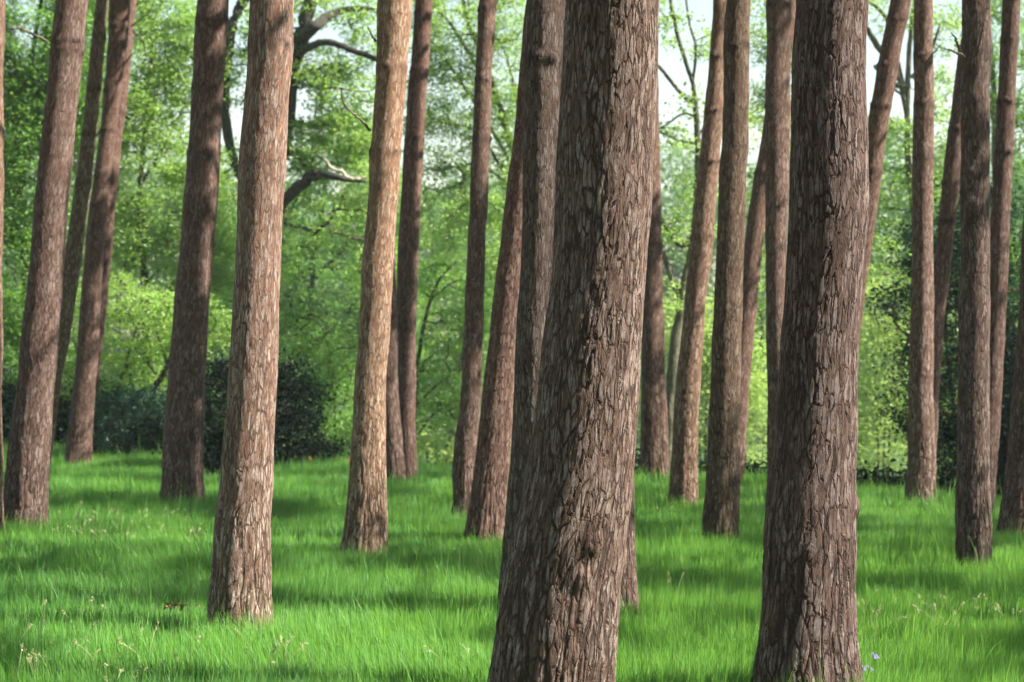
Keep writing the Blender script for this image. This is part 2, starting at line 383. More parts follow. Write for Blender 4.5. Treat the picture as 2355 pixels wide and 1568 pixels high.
# ---------------------------------------------------------------- pine trunks
# rows: (y, left edge, right edge) read off the photograph, the last row is where the trunk meets the grass
PINES = [
 dict(e=[(0,-88,7),(400,-92,6),(600,-96,2),(1000,-104,4),(1225,-112,7)], kn=[300], tint=(1.3,1.15,1.0), up=1,
      label="sliver of pine bark cut off by the left edge of the photo"),
 dict(e=[(0,121,197),(275,95,171),(552,67,146),(712,51,139),(902,35,123),(1067,18,116),(1207,9,106)], kn=[92,115], tint=(1.08,0.98,0.96), up=.55,
      br=[((112,97),(84,84),(56,74),(30,86)),((84,84),(62,72),(48,68))],
      label="thick scaly pine nearest the left edge, thin dead twig on its left near the top"),
 dict(e=[(0,224,253),(208,199,234),(310,190,225),(417,174,213),(552,158,197),(603,143,192),(797,118,158),(902,100,139),(1100,72,112)], kn=[86,208,312,420], tint=(1.2,1.2,1.0), up=.9,
      br=[((223,314),(234,306),(240,308))],
      label="slender greyish tan knotty pine leaning right behind the thick scaly trunk near the left edge"),
 dict(e=[(0,253,305),(176,244,285),(317,230,268),(515,201,242),(691,187,232),(867,171,221),(972,157,213),(1066,146,207)], kn=[64,210,300,400,470], tint=(1.05,.87,.80), up=.7,
      br=[((303,62),(322,50),(348,36),(362,10)),((306,72),(330,96),(342,130),(359,172)),((292,144),(303,134),(320,127))],
      label="front reddish pine of the overlapping pair on the left, its foot catching the sun"),
 dict(e=[(0,265,312),(176,255,295),(317,235,278),(515,215,260),(691,205,246),(867,190,227),(1057,185,223)], kn=[140,258], tint=(1.0,.80,.74), up=.7, dy=1.3,
      label="rear reddish pine of the overlapping pair on the left, mostly hidden"),
 dict(e=[(0,452,525),(197,440,512),(352,431,507),(552,417,495),(691,401,480),(867,387,472),(1067,375,468),(1155,370,470)], kn=[48,200,350], tint=(1.12,.98,.94), up=.55,
      label="straight shaded purplish brown pine with two dark knot rings, standing before dark shrubs"),
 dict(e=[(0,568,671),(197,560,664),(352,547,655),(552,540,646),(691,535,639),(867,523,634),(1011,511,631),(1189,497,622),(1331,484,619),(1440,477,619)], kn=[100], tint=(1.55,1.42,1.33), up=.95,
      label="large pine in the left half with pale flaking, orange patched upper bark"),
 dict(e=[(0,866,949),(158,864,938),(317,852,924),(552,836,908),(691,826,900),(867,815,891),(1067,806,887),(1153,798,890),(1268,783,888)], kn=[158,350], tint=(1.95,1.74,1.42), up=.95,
      br=[((853,301),(825,272),(796,246),(791,211)),((864,95),(858,86),(852,74))],
      label="golden tan sunlit pine trunk with a dead twig reaching up to its left"),
 dict(e=[(0,954,993),(158,942,986),(317,929,975),(552,914,963),(691,910,959),(867,914,956),(1105,912,959)], kn=[30,160,320], tint=(1.0,.82,.75), up=.8,
      label="dark reddish pine trunk rising just right of the golden tan one"),
 dict(e=[(0,870,905),(317,862,900),(515,862,905),(691,868,912),(867,872,914),(1109,885,936)], kn=[], tint=(.95,.82,.76), up=.4,
      label="pine almost hidden behind the golden tan trunk, only its lower right side showing"),
 dict(e=[(0,1100,1142),(183,1091,1130),(317,1086,1128),(552,1075,1119),(691,1068,1114),(867,1059,1107),(1067,1044,1094),(1193,1039,1088)], kn=[15,183,320], tint=(1.0,.88,.80), up=.7,
      label="thin brown pine with a knot ring near the top, left of the centre group"),
 dict(e=[(0,1207,1262),(317,1179,1240),(422,1167,1230),(552,1153,1217),(691,1133,1203),(867,1114,1186),(1067,1095,1174),(1118,1087,1166),(1243,1069,1156)], kn=[300], tint=(1.08,.86,.78), up=.35,
      label="reddish brown pine with broad furrowed foot, between the thin brown trunk and centre giant"),
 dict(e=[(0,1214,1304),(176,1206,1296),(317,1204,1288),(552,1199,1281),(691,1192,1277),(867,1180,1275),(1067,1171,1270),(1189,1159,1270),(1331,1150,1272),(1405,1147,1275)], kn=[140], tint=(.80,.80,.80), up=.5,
      label="grey shaded pine tucked directly behind the left side of the centre giant"),
 dict(e=[(0,1304,1512),(176,1297,1508),(317,1288,1503),(422,1280,1496),(552,1273,1487),(691,1263,1481),(761,1250,1478),(867,1239,1471),(972,1227,1463),(1067,1213,1456),(1118,1204,1452),(1224,1188,1446),(1331,1168,1430),(1402,1154,1424),(1508,1140,1415),(1568,1131,1409),(1650,1112,1404)],
      kn=[], warts=[(1330,1315),(1160,1425),(1360,1240)], tint=(1.06,.97,.91), up=.0,
      label="biggest and nearest pine at the centre, thick plated bark and a curving foot"),
 dict(e=[(0,1380,1470),(400,1365,1458),(800,1350,1450),(1137,1345,1453),(1250,1347,1455),(1393,1350,1461)], kn=[], tint=(1.05,.94,.90), up=.2,
      label="pine hidden behind the centre giant, only the lower right side of its foot showing"),
 dict(e=[(0,1471,1514),(317,1470,1517),(552,1471,1521),(691,1472,1524),(867,1474,1531),(1067,1470,1537),(1104,1468,1539)], kn=[210,560], tint=(1.0,.84,.74), up=.6,
      label="dark brown pine trunk emerging along the right side of the centre giant"),
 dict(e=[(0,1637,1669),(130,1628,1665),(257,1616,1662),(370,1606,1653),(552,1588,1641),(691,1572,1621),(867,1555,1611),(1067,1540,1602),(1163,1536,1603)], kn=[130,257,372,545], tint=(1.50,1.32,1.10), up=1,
      label="smooth pale tan pine with paired knots, leaning right, in the gap right of centre"),
 dict(e=[(0,1671,1727),(197,1665,1723),(352,1658,1720),(552,1651,1713),(691,1644,1708),(867,1635,1702),(1067,1625,1697),(1118,1622,1695),(1245,1618,1699)], kn=[100], tint=(.90,.84,.68), up=.35,
      label="straight dark olive brown pine trunk immediately right of the pale tan one"),
 dict(e=[(0,1797,1838),(158,1775,1818),(352,1745,1785),(515,1718,1760),(691,1697,1743),(867,1676,1725),(1011,1662,1714),(1118,1652,1706)], kn=[395,640,1050], tint=(1.05,.86,.76), up=.9,
      label="slim reddish pine leaning right, just behind the dark olive brown trunk"),
 dict(e=[(0,1764,1820),(130,1764,1819),(246,1760,1820),(352,1760,1817),(552,1760,1811),(691,1760,1808),(867,1762,1818),(1067,1766,1830),(1190,1760,1835)], kn=[10,240], tint=(1.06,.94,.86), up=.55,
      label="rough brown pine partly hidden by the left side of the second biggest pine"),
 dict(e=[(0,1835,2000),(176,1827,1996),(352,1822,1995),(552,1816,1988),(691,1808,1982),(867,1797,1975),(1067,1785,1970),(1189,1768,1966),(1331,1755,1963),(1473,1744,1966),(1565,1734,1971),(1592,1726,1976)],
      kn=[], warts=[(1965,1165)], tint=(.84,.76,.76), up=.05,
      label="second biggest pine, dark with silvery plates and a flaring foot, right of the giant"),
 dict(e=[(0,2048,2098),(176,2014,2064),(246,2000,2049),(352,1985,2033),(458,1970,2019),(552,1957,2006),(691,1938,1985),(867,1915,1965),(1180,1880,1935)], kn=[40,150,246,395], tint=(1.02,.84,.74), up=.8,
      label="reddish leaning pine coming out from behind the right side of the second biggest pine"),
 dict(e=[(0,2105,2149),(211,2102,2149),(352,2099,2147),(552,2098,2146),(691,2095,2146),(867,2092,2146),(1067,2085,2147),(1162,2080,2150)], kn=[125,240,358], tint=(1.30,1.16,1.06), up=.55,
      br=[((2130,142),(2142,124),(2150,112))],
      label="straight pine lit on its right side, standing before the low hedge on the right"),
 dict(e=[(0,2225,2270),(141,2202,2245),(352,2174,2213),(552,2155,2193),(691,2136,2177),(867,2120,2162),(972,2113,2156),(1145,2100,2147)], kn=[300,420,510], tint=(1.0,.86,.80), up=.8,
      label="slim knotty leaning pine between two straight trunks, foot hidden by the straight lit one"),
 dict(e=[(0,2213,2279),(352,2212,2279),(552,2211,2278),(691,2207,2278),(867,2202,2276),(1067,2200,2277),(1189,2198,2278),(1303,2197,2277)], kn=[], warts=[(2230,400),(2235,470)], tint=(.90,.83,.80), up=.4,
      br=[((2213,131),(2185,126),(2153,123)),((2203,117),(2188,100),(2170,88)),((2246,122),(2244,90),(2243,60))],
      label="straight grey brown pine near the right edge, its foot lowest on that side"),
 dict(e=[(0,2309,2352),(211,2297,2339),(352,2289,2332),(552,2277,2323),(691,2268,2316),(867,2255,2306),(1067,2242,2292),(1180,2228,2283)], kn=[90,230,350], tint=(.92,.78,.73), up=.6,
      label="dark reddish pine with swollen knot ring, leaning right behind the straight grey brown one"),
 dict(e=[(0,2370,2430),(515,2350,2412),(691,2340,2405),(867,2332,2402),(1067,2315,2392),(1231,2294,2385)], kn=[], tint=(.98,.84,.78), up=.3,
      label="pine cut off by the right edge, showing only its lower left side"),
]

def build_trunk(P, idx):
    rows = sorted(P['e'])
    yb = rows[-1][0]
    d = 8239.0 / (yb - CY)
    if P.get('dy'): d += P['dy']
    ya = np.array([r[0] for r in rows], float)
    xc = np.array([(r[1] + r[2]) / 2 for r in rows]); w = np.array([(r[2] - r[1]) for r in rows], float)
    z_s = CAM_H - (ya - CY) / F * d
    x_s = (xc - CX) / F * d
    r_s = w / 2 / F * d
    o = np.argsort(z_s)
    z_s, x_s, r_s = z_s[o], x_s[o], r_s[o]
    ztop_view = z_s[-1]
    H = 13.0 + (idx * 37 % 10) * 0.3
    rg = np.random.default_rng(100 + idx)
    px = d / (F * 0.435)                 # one render pixel in metres at this depth
    dz = max(0.007, px * 1.15)
    zv = np.arange(-0.30, ztop_view + 0.35, dz)
    za = np.arange(ztop_view + 0.35, H, 0.35)
    z = np.r_[zv, za]
    slope0 = (x_s[1] - x_s[0]) / (z_s[1] - z_s[0])
    slope1 = (x_s[-1] - x_s[-2]) / (z_s[-1] - z_s[-2])
    # smooth interpolation in the measured range, extrapolated below and above
    fz = np.linspace(z_s[0] - 0.5, z_s[-1] + 0.8, 600)
    fx = np.interp(fz, z_s, x_s); fr = np.interp(fz, z_s, r_s)
    fx = np.where(fz < z_s[0], x_s[0] + (fz - z_s[0]) * slope0, fx)
    fx = np.where(fz > z_s[-1], x_s[-1] + (fz - z_s[-1]) * slope1, fx)
    k = np.hanning(61); k /= k.sum()
    pad = lambda a: np.convolve(np.r_[2 * a[0] - a[30:0:-1], a, 2 * a[-1] - a[-2:-32:-1]], k, 'valid')
    fx, fr = pad(fx), pad(fr)
    X = np.interp(z, fz, fx); R = np.interp(z, fz, fr)
    ab = z > z_s[-1] + 0.5
    x_end = np.interp(z_s[-1] + 0.5, fz, fx)
    t = z[ab] - (z_s[-1] + 0.5)
    X[ab] = x_end + slope1 * 4 * (1 - np.exp(-t / 4))
    R[ab] = R[~ab][-1] * np.clip(1 - t / (H - ztop_view) * 0.75, 0.15, 1)
    Y = d + 0.02 * (z - 0) * (rg.random() - 0.5) * 2
    X = X + 0.010 * (vnoise(z * 1.6, z * 0 + idx * 3.1, 31) - 0.5) * 2 + 0.006 * (vnoise(z * 4.5, z * 0 + idx * 1.7, 32) - 0.5) * 2
    R = R * (1 + 0.035 * (vnoise(z * 2.4, z * 0 + idx * 2.3, 33) - 0.5) * 2)
    R = R - 0.009                        # displacement pushes the bark outwards
    nseg = int(np.clip(2 * math.pi * r_s.mean() / max(0.0055, px * 0.95), 48, 340))
    th = np.linspace(0, 2 * math.pi, nseg, endpoint=False)
    TH, Z = np.meshgrid(th, z)
    RR = np.repeat(R[:, None], nseg, 1)
    # gentle out-of-round section, changing along the trunk, and root lobes at the foot
    ph = rg.random(6) * 6.28
    RR = RR * (1 + 0.018 * np.sin(2 * TH + ph[0] + 0.5 * Z) + 0.014 * np.sin(3 * TH + ph[1] - 0.7 * Z) + 0.010 * np.sin(5 * TH + ph[2] + 1.1 * Z))
    lobes = 0.5 + 0.5 * np.sin(5 * TH + ph[3] + 0.6 * np.sin(2 * TH + ph[4]))
    RR = RR * (1 + (0.05 + 0.24 * lobes) * np.exp(-np.maximum(Z + 0.12, 0) / 0.13))
    RR = RR * (1 + 0.012 * (vnoise(Z * 2.2, TH * 0 + idx, 9) - 0.5) * 2)
    kn = np.zeros_like(Z)
    for ky in P['kn']:
        zk = CAM_H - (ky - CY) / F * d
        ring = np.exp(-((Z - zk) / 0.05) ** 2)
        below = np.exp(-((Z - zk + 0.09) / 0.11) ** 2)
        RR = RR * (1 + 0.038 * ring + 0.018 * below)
        nk = rg.integers(3, 6)
        for q in range(nk):
            # knots spread around the trunk, one always towards the camera side
            tk = (-math.pi / 2 + rg.normal(0, 0.8)) if q == 0 else rg.random() * 2 * math.pi
            dt = (TH - tk + math.pi) % (2 * math.pi) - math.pi
            sz = rg.uniform(0.018, 0.034)
            b = np.exp(-((dt * R.mean()) ** 2 + (Z - zk - rg.normal(0, 0.015)) ** 2) / sz ** 2)
            RR = RR + 0.009 * b
            kn = np.maximum(kn, np.clip(b * 1.5 - 0.25, 0, 0.9))
        kn = np.maximum(kn, ring * 0.40)
    for (wx, wy) in P.get('warts', []):
        zk = CAM_H - (wy - CY) / F * d
        xk = (wx - CX) / F * d
        i = np.argmin(np.abs(z - zk))
        tk = -math.acos(np.clip((xk - X[i]) / R[i], -0.98, 0.98))
        dt = (TH - tk + math.pi) % (2 * math.pi) - math.pi
        dd = np.sqrt((dt * R[i]) ** 2 + ((Z - zk) * 0.8) ** 2)
        RR = RR + 0.026 * np.exp(-(dd / 0.035) ** 2) - 0.012 * np.exp(-(dd / 0.014) ** 2)
        kn = np.maximum(kn, 0.5 * np.exp(-(dd / 0.014) ** 2))
    V = np.stack([X[:, None] + RR * np.cos(TH), Y[:, None] + RR * np.sin(TH), Z], -1).reshape(-1, 3)
    n = len(z)
    i = np.arange(n - 1)[:, None] * nseg; j = np.arange(nseg)[None, :]; j2 = (j + 1) % nseg
    q = np.stack([i + j, i + j2, i + nseg + j2, i + nseg + j], -1).reshape(-1, 4)
    rm = r_s.mean()
    off = rg.random(3) * 20
    fs = 1.32 if r_s.mean() * F / d > 60 else 1.55
    bk = np.stack([rm * np.cos(TH) + off[0], rm * np.sin(TH) + off[1], Z + off[2]], -1).reshape(-1, 3) * fs
    upv = np.clip(P['up'] * 1.25 * np.clip((Z - 0.3) / (ztop_view * 0.85), 0, 1) ** 0.8, 0, 1)
    upv = np.maximum(upv, np.clip((Z - 4.5) / 4, 0, 1))
    root = empty("pine_tree", (float(X[np.argmin(np.abs(z))]), d, -0.07))
    tag(root, P['label'], 'pine tree', 'pine trees in the grove')
    tr = mesh_obj("trunk", V, q, M_BARK, root, {'bk': bk, 'up': upv.ravel(), 'knot': kn.ravel(), 'foot': np.clip(1.15 - Z / 0.9, 0, 1).ravel()}, smooth=True)
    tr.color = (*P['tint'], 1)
    for line in P.get('br', []):
        pts = np.array([W(a, b, d) for a, b in line])
        pts[:, 1] -= np.linspace(R.mean() * 0.3, R.mean() * 0.3 + 0.25, len(pts))
        sp = smooth_path(pts, 18)
        sp += np.random.default_rng(idx).normal(0, 0.004, sp.shape)
        r = np.linspace(0.013, 0.004, len(sp))
        vs, qq, b = tube(sp, r, 7)
        mesh_obj("branch", vs, qq, M_TWIG, root, {'bk': b}, smooth=True)
    ctr = np.array([X[-1], Y[-1], H])
    return dict(root=root, X=X, Y=Y, Z=z, R=R, top=ctr, d=d)

TR = [build_trunk(P, i) for i, P in enumerate(PINES)]

# ---------------------------------------------------------------- pine crowns: high above the frame, they throw the dappled shade
# openings in the canopy: sunlit patches on the meadow as ellipses (x, y, rx, ry) and sunlit lengths of trunks (tree, y0, y1)
LIT = [(1600,1500,150,60),(900,1500,220,45),(700,1400,90,30),(1020,1130,60,16),(300,1490,120,18),(160,1122,48,20),(330,1112,45,14),(60,1212,75,12),(320,1205,140,26),(400,1265,110,24),(170,1368,190,34),(705,1287,95,17),
       (935,1182,60,18),(1000,1225,60,16),(1105,1342,60,20),(900,1400,120,24),(1530,1193,90,15),(1600,1388,150,34),(1728,1218,35,12),(2080,1234,120,13),(2040,1150,90,8),
       (2150,1432,240,46),(2316,1260,45,18),(2200,1520,180,34),(560,1250,50,10),(1520,1120,60,7),(60,1075,60,12),(750,1120,80,10),(1750,1160,60,10),(2180,1180,60,8)]
LIT_TRUNK = [(14,1120,1390),(12,100,500),(7,0,720),(6,0,480),(6,1180,1420),(1,130,300),(1,540,720),(1,1000,1200),(3,930,1064),(16,60,640),(22,0,330),(22,480,760),(24,640,900),(24,1180,1300),
             (21,330,520),(17,420,760),(13,0,1500),(20,0,1400),(19,200,860),(11,560,900),(11,1040,1230),(4,40,260),(0,0,700),(15,150,330),(15,1020,1100),(16,1000,1150),(8,0,150),(26,500,900),(25,850,1050)]
pts = []
for (ti, y0, y1) in LIT_TRUNK:
    t = TR[ti]
    for yy in np.arange(y0, y1 + 1, 30):
        z = CAM_H - (yy - CY) / F * t['d']
        i = np.argmin(np.abs(t['Z'] - z))
        pts.append((t['X'][i] + t['R'][i], t['Y'][i] - t['R'][i] * 0.4, z, ti in (13, 20)))
        if t['R'][i] > 0.15:
            pts.append((t['X'][i], t['Y'][i] - t['R'][i], z, ti in (13, 20)))
LP = np.array([p[:3] for p in pts]); LH = np.array([p[3] for p in pts])

nC = 6800
cx_ = RNG.uniform(-18, 26, nC); cy_ = RNG.uniform(-12, 31, nC); cz_ = RNG.uniform(8.8, 13.5, nC)
C = np.stack([cx_, cy_, cz_], -1)
gpt = C - S[None, :] * (C[:, 2:3] / S[2])
gyy = np.maximum(gpt[:, 1], 3)
gp_x = CX + F * gpt[:, 0] / gyy; gp_y = CY + 8239 / gyy
keep = np.ones(nC, bool)
for (ex, ey, rx, ry) in LIT:
    keep &= ~((((gp_x - ex) / (rx + 26)) ** 2 + ((gp_y - ey) / (ry + 14)) ** 2) < 1)
inview = (np.abs(gp_x - CX) < 1400) & (gpt[:, 1] > 7) & (gpt[:, 1] < 32)
rnd = RNG.random(nC)
keep &= np.where(inview, rnd < 0.62, rnd < 0.50)
rel = C[:, None, :] - LP[None, :, :]
along = rel @ S
perp = np.linalg.norm(rel - along[:, :, None] * S, axis=2)
hit = (perp < np.where(LH, 0.80, 0.62)[None, :]) & (along > 0)
keep &= ~(hit & ~LH[None, :]).any(1)
half = (hit & LH[None, :]).any(1)
keep &= ~half
# never low enough to come into the picture
keep &= C[:, 2] > CAM_H + 0.19 * C[:, 1] + 0.8
C = C[keep]

def needle_clump(c, rg, n=100, r=0.45):
    """flat sprays of needles round a shoot"""
    p = rg.normal(0, 1, (n, 3)) * np.array([r * 0.55, r * 0.55, r * 0.28]) + c
    dirv = rg.normal(0, 1, (n, 3)); dirv[:, 2] = np.abs(dirv[:, 2]) * 0.5; dirv /= np.linalg.norm(dirv, axis=1, keepdims=True)
    sd = np.cross(dirv, rg.normal(0, 1, (n, 3))); sd /= np.linalg.norm(sd, axis=1, keepdims=True)
    L = rg.uniform(0.12, 0.24, (n, 1)); Wd = rg.uniform(0.03, 0.07, (n, 1))
    return np.stack([p - sd * Wd * .3, p + dirv * L * .5 - sd * Wd, p + dirv * L, p + dirv * L * .5 + sd * Wd], 1).reshape(-1, 3)

tops = np.array([[t['top'][0], t['top'][1], 10.5] for t in TR])
off_trees = [(9.5, 12.0), (12.5, 17.5), (8.8, 21.5), (14.5, 9.0), (11.0, 26.5), (17.0, 14.0), (16.5, 22.5), (9.0, 5.5), (21.0, 18.0), (20.0, 10.0), (5.5, 3.0), (-5, -3), (1, -7), (7, -4), (-11, 2), (-14, 9), (-13, 16), (14, -2), (-9, -9), (21, 2)]
allc = np.vstack([tops[:, :2], np.array(off_trees)])
own = np.argmin(np.linalg.norm(C[:, None, :2] - allc[None], axis=2), axis=1)
rg = np.random.default_rng(5)

def crown_pieces(trunk_pt, cl, rg):
    nv = np.concatenate([needle_clump(c, rg) for c in cl])
    nq = np.arange(len(nv)).reshape(-1, 4)
    br = Acc()
    for c in cl[::3]:
        p0 = trunk_pt(c[2] - 1.0)
        mid = (p0 + c) / 2 + np.array([0, 0, -0.15])
        sp = smooth_path([p0, mid, c], 6)
        br.add(*tube(sp, np.linspace(0.04, 0.010, len(sp)), 5))
    return nv, nq, br

for i, t in enumerate(TR):
    cl = C[own == i]
    if len(cl) == 0:
        cl = np.array([[t['top'][0], t['top'][1], t['top'][2] - 0.5]])
    tp = lambda z, t=t: np.array([np.interp(z, t['Z'], t['X']), np.interp(z, t['Z'], t['Y']), z])
    nv, nq, br = crown_pieces(tp, cl, rg)
    bv, bq, bb = br.get()
    cr = mesh_obj("crown", np.vstack([nv, bv]), np.vstack([nq, bq + len(nv)]), M_NEEDLE, t['root'],
                  {'lv': np.r_[np.repeat(rg.random(len(nq)), 4), np.zeros(len(bv))], 'bk': np.vstack([nv * 0.1, bb])})
    cr.data.materials.append(M_TWIG)
    cr.data.polygons.foreach_set('material_index', np.r_[np.zeros(len(nq), np.int32), np.ones(len(bq), np.int32)])
# the rest of the grove, beyond the right side of the photo: one mass
wood = Acc(); wl = []
for k, (ox, oy) in enumerate(off_trees):
    z = np.linspace(-0.4, 13.5, 30)
    lean = rg.normal(0, 0.03)
    path = np.stack([ox + lean * z, np.full_like(z, oy), z], -1)
    wood.add(*tube(path, np.interp(z, [-0.4, 0.3, 13.5], [0.30, 0.22, 0.06]), 20))
    cl = C[own == len(TR) + k]
    for c in cl:
        wl.append(needle_clump(c, rg))
        p0 = np.array([ox + lean * (c[2] - 1), oy, c[2] - 1.0])
        if rg.random() < 0.35:
            sp = smooth_path([p0, (p0 + c) / 2 - np.array([0, 0, .15]), c], 6)
            wood.add(*tube(sp, np.linspace(0.04, 0.01, len(sp)), 5))
wv, wq, wb = wood.get()
lv_ = np.concatenate(wl)
wo = mesh_obj("pine_wood", np.vstack([wv, lv_]), np.vstack([wq, np.arange(len(lv_)).reshape(-1, 4) + len(wv)]), M_LIMB, None,
              {'bk': np.vstack([wb, lv_ * 0.2]), 'lv': np.r_[np.zeros(len(wv)), np.repeat(rg.random(len(lv_) // 4), 4)]})
wo.data.materials.append(M_NEEDLE)
wo.data.polygons.foreach_set('material_index', np.r_[np.zeros(len(wq), np.int32), np.ones(len(lv_) // 4, np.int32)])
tag(wo, 'rest of the pine grove around and beside the view', 'pine wood', kind='stuff')

# ---------------------------------------------------------------- grass
def blades(x, y, h, w, lean, rg, az=None, nseg=3, droop=None):
    n = len(x)
    z = ground_z(x, y) - 0.01
    az = rg.uniform(0, 2 * np.pi, n) if az is None else az
    fa = rg.uniform(0, 2 * np.pi, n)
    dx, dy = np.cos(az), np.sin(az)
    wx, wy = np.cos(fa) * w / 2, np.sin(fa) * w / 2
    ts = np.linspace(0, 1, nseg + 1)
    V = np.empty((n, nseg + 1, 2, 3), np.float32)
    for k, t in enumerate(ts):
        off = lean * t ** 2 * h
        zz = z + h * (t - 0.35 * lean * t ** 2.2)
        wk = (1 - t ** 1.5) * 0.95 + 0.05
        bx, by = x + dx * off, y + dy * off
        V[:, k, 0] = np.stack([bx - wx * wk, by - wy * wk, zz], -1)
        V[:, k, 1] = np.stack([bx + wx * wk, by + wy * wk, zz], -1)
    base = np.arange(n)[:, None] * (nseg + 1) * 2
    k = np.arange(nseg)[None] * 2
    q = np.stack([base + k, base + k + 1, base + k + 3, base + k + 2], -1).reshape(-1, 4)
    return V.reshape(-1, 3), q, (nseg + 1) * 2

rg = np.random.default_rng(21)
GV, GQ, GL, nn = [], [], [], 0
trunkxy = np.array([[t['X'][np.argmin(np.abs(t['Z']))], t['d'], t['R'][np.argmin(np.abs(t['Z']))]] for t in TR])
for (d0, d1, dens, wd, ns) in [(6.5, 11, 7000, 0.0050, 3), (11, 15, 6000, 0.0055, 3), (15, 21, 4400, 0.0065, 2), (21, 34, 2800, 0.009, 2)]:
    xm = 0.275 * d1 + 1.2
    n = int(dens * 2 * xm * (d1 - d0))
    x = rg.uniform(-xm, xm, n); y = rg.uniform(d0, d1, n)
    ok = (np.abs(x) < 0.275 * y + 1.2) & (y < edge_depth(x, y) + 0.6)
    clump = vnoise(x * 5, y * 5, 11) * 0.5 + vnoise(x * 14, y * 14, 12) * 0.5
    ok &= rg.random(n) < 0.35 + 0.9 * clump
    for (tx, ty, trr) in trunkxy:
        ok &= ((x - tx) ** 2 + (y - ty) ** 2) > (trr * 0.98) ** 2
    x, y, clump = x[ok], y[ok], clump[ok]
    n = len(x)
    big = vnoise(x * 0.8, y * 0.8, 15)
    h = (0.085 + 0.125 * clump * (0.5 + big)) * rg.uniform(0.6, 1.35, n)
    tall = rg.random(n) < 0.035
    h[tall] *= rg.uniform(1.3, 2.0, tall.sum())
    flow = vnoise(x * 0.7, y * 0.7, 17) * 6.28 * 1.5
    az = flow + rg.normal(0, 1.1, n)
    lean = np.abs(rg.normal(0.20, 0.26, n)).clip(0.02, 1.3)
    v, q, per = blades(x, y, h, wd * rg.uniform(0.6, 1.3, n), lean, rg, az, ns)
    GV.append(v); GQ.append(q + nn); nn += len(v)
    h *= 0.75 + 0.55 * vnoise(x * 2.3, y * 2.3, 41)
    tone = np.clip(0.15 + 0.6 * vnoise(x * 0.6, y * 0.5, 23) + rg.normal(0, 0.32, n), 0, 1)
    GL.append(np.repeat(tone, per))
gr = mesh_obj("grass", np.concatenate(GV), np.concatenate(GQ), M_GRASS, None, {'lv': np.concatenate(GL)})
tag(gr, 'long bright green meadow grass around the pine trunks', 'grass', kind='stuff')
del GV, GQ, GL

# pale flowering stalks standing over the grass
def ground_at(xp, yp):
    d = 8239.0 / (yp - CY)
    return (xp - CX) / F * d, d
SEEDS = []
for (x0, x1, y0, y1, n) in [(130,470,1195,1262,75),(10,470,1400,1560,26),(560,760,1500,1568,8),(1975,2354,1410,1475,34),(1470,1560,1340,1370,5),(1490,1520,1182,1196,3),
                            (900,1120,1530,1568,4),(600,680,1560,1568,3),(20,120,1560,1600,6),(250,420,1560,1620,10)]:
    for _ in range(n): SEEDS.append((rg.uniform(x0, x1), rg.uniform(y0, y1)))
sa = Acc(); sh = Acc()
for (xp, yp) in SEEDS:
    x, d = ground_at(xp, yp)
    hh = rg.uniform(0.16, 0.28); ang = rg.uniform(0, 6.28); ln = rg.uniform(0.02, 0.16)
    z0 = float(ground_z(np.array([x]), np.array([d]))[0])
    t = np.linspace(0, 1, 7)
    path = np.stack([x + math.cos(ang) * ln * t ** 2, d + math.sin(ang) * ln * t ** 2, z0 + hh * (t - 0.12 * t ** 3)], -1)
    sa.add(*tube(path, np.linspace(0.0016, 0.001, 7), 4))
    # the head: a loose spindle of small husks
    n = 20; L = rg.uniform(0.025, 0.05)
    tipd = path[-1] - path[-2]; tipd /= np.linalg.norm(tipd)
    s = rg.random(n); pr = (np.sin(np.pi * s) * 0.010)[:, None]
    c = path[-1] + tipd * (s * L)[:, None] + rg.normal(0, 1, (n, 3)) * pr * 0.7
    u = tipd + rg.normal(0, 0.5, (n, 3)); u *= 0.006 / np.linalg.norm(u, axis=1, keepdims=True)
    w = np.cross(u, rg.normal(0, 1, (n, 3))); w *= 0.0026 / np.linalg.norm(w, axis=1, keepdims=True)
    vs = np.stack([c - u, c - w, c + u, c + w], 1).reshape(-1, 3)
    sh.add(vs, np.arange(len(vs)).reshape(-1, 4))
v1, q1, _ = sa.get(); v2, q2, _ = sh.get()
sd = mesh_obj("seed_grass", np.vstack([v1, v2]), np.vstack([q1, q2 + len(v1)]), M_SEED, None,
              {'lv': np.r_[np.full(len(v1), 0.1), rg.random(len(v2)) * 0.6 + 0.4]})
tag(sd, 'pale flowering grass stalks scattered over the meadow', 'grass', kind='stuff')

# ---------------------------------------------------------------- broadleaf trees and shrubs behind the meadow
def leaves(centres, rc, n_per, size, rg, flat=0.5, horiz=0.6):
    n = len(centres) * n_per
    c = np.repeat(centres, n_per, 0)
    rad = np.repeat(rc, n_per)[:, None] if np.ndim(rc) else rc
    off = rg.normal(0, 0.55, (n, 3)) * np.array([1, 1, flat])
    p = c + off * rad
    nrm = rg.normal(0, 1, (n, 3)); nrm[:, 2] += horiz * 2.2 * np.sign(rg.random(n) - 0.1)
    nrm /= np.linalg.norm(nrm, axis=1, keepdims=True)
    u = np.cross(nrm, rg.normal(0, 1, (n, 3))); u /= np.linalg.norm(u, axis=1, keepdims=True)
    v = np.cross(nrm, u)
    L = (size * rg.uniform(0.6, 1.35, n))[:, None]
    Wd = L * rg.uniform(0.4, 0.65, n)[:, None]
    fold = nrm * L * 0.12
    vs = np.stack([p - u * L / 2, p - v * Wd / 2 + fold, p + u * L / 2, p + v * Wd / 2 + fold], 1).reshape(-1, 3)
    cl = np.repeat(rg.random(len(centres)), n_per)
    lv = np.clip(0.75 * cl + 0.25 * rg.random(n), 0, 1)
    return vs, np.arange(n * 4).reshape(-1, 4), np.repeat(lv, 4)

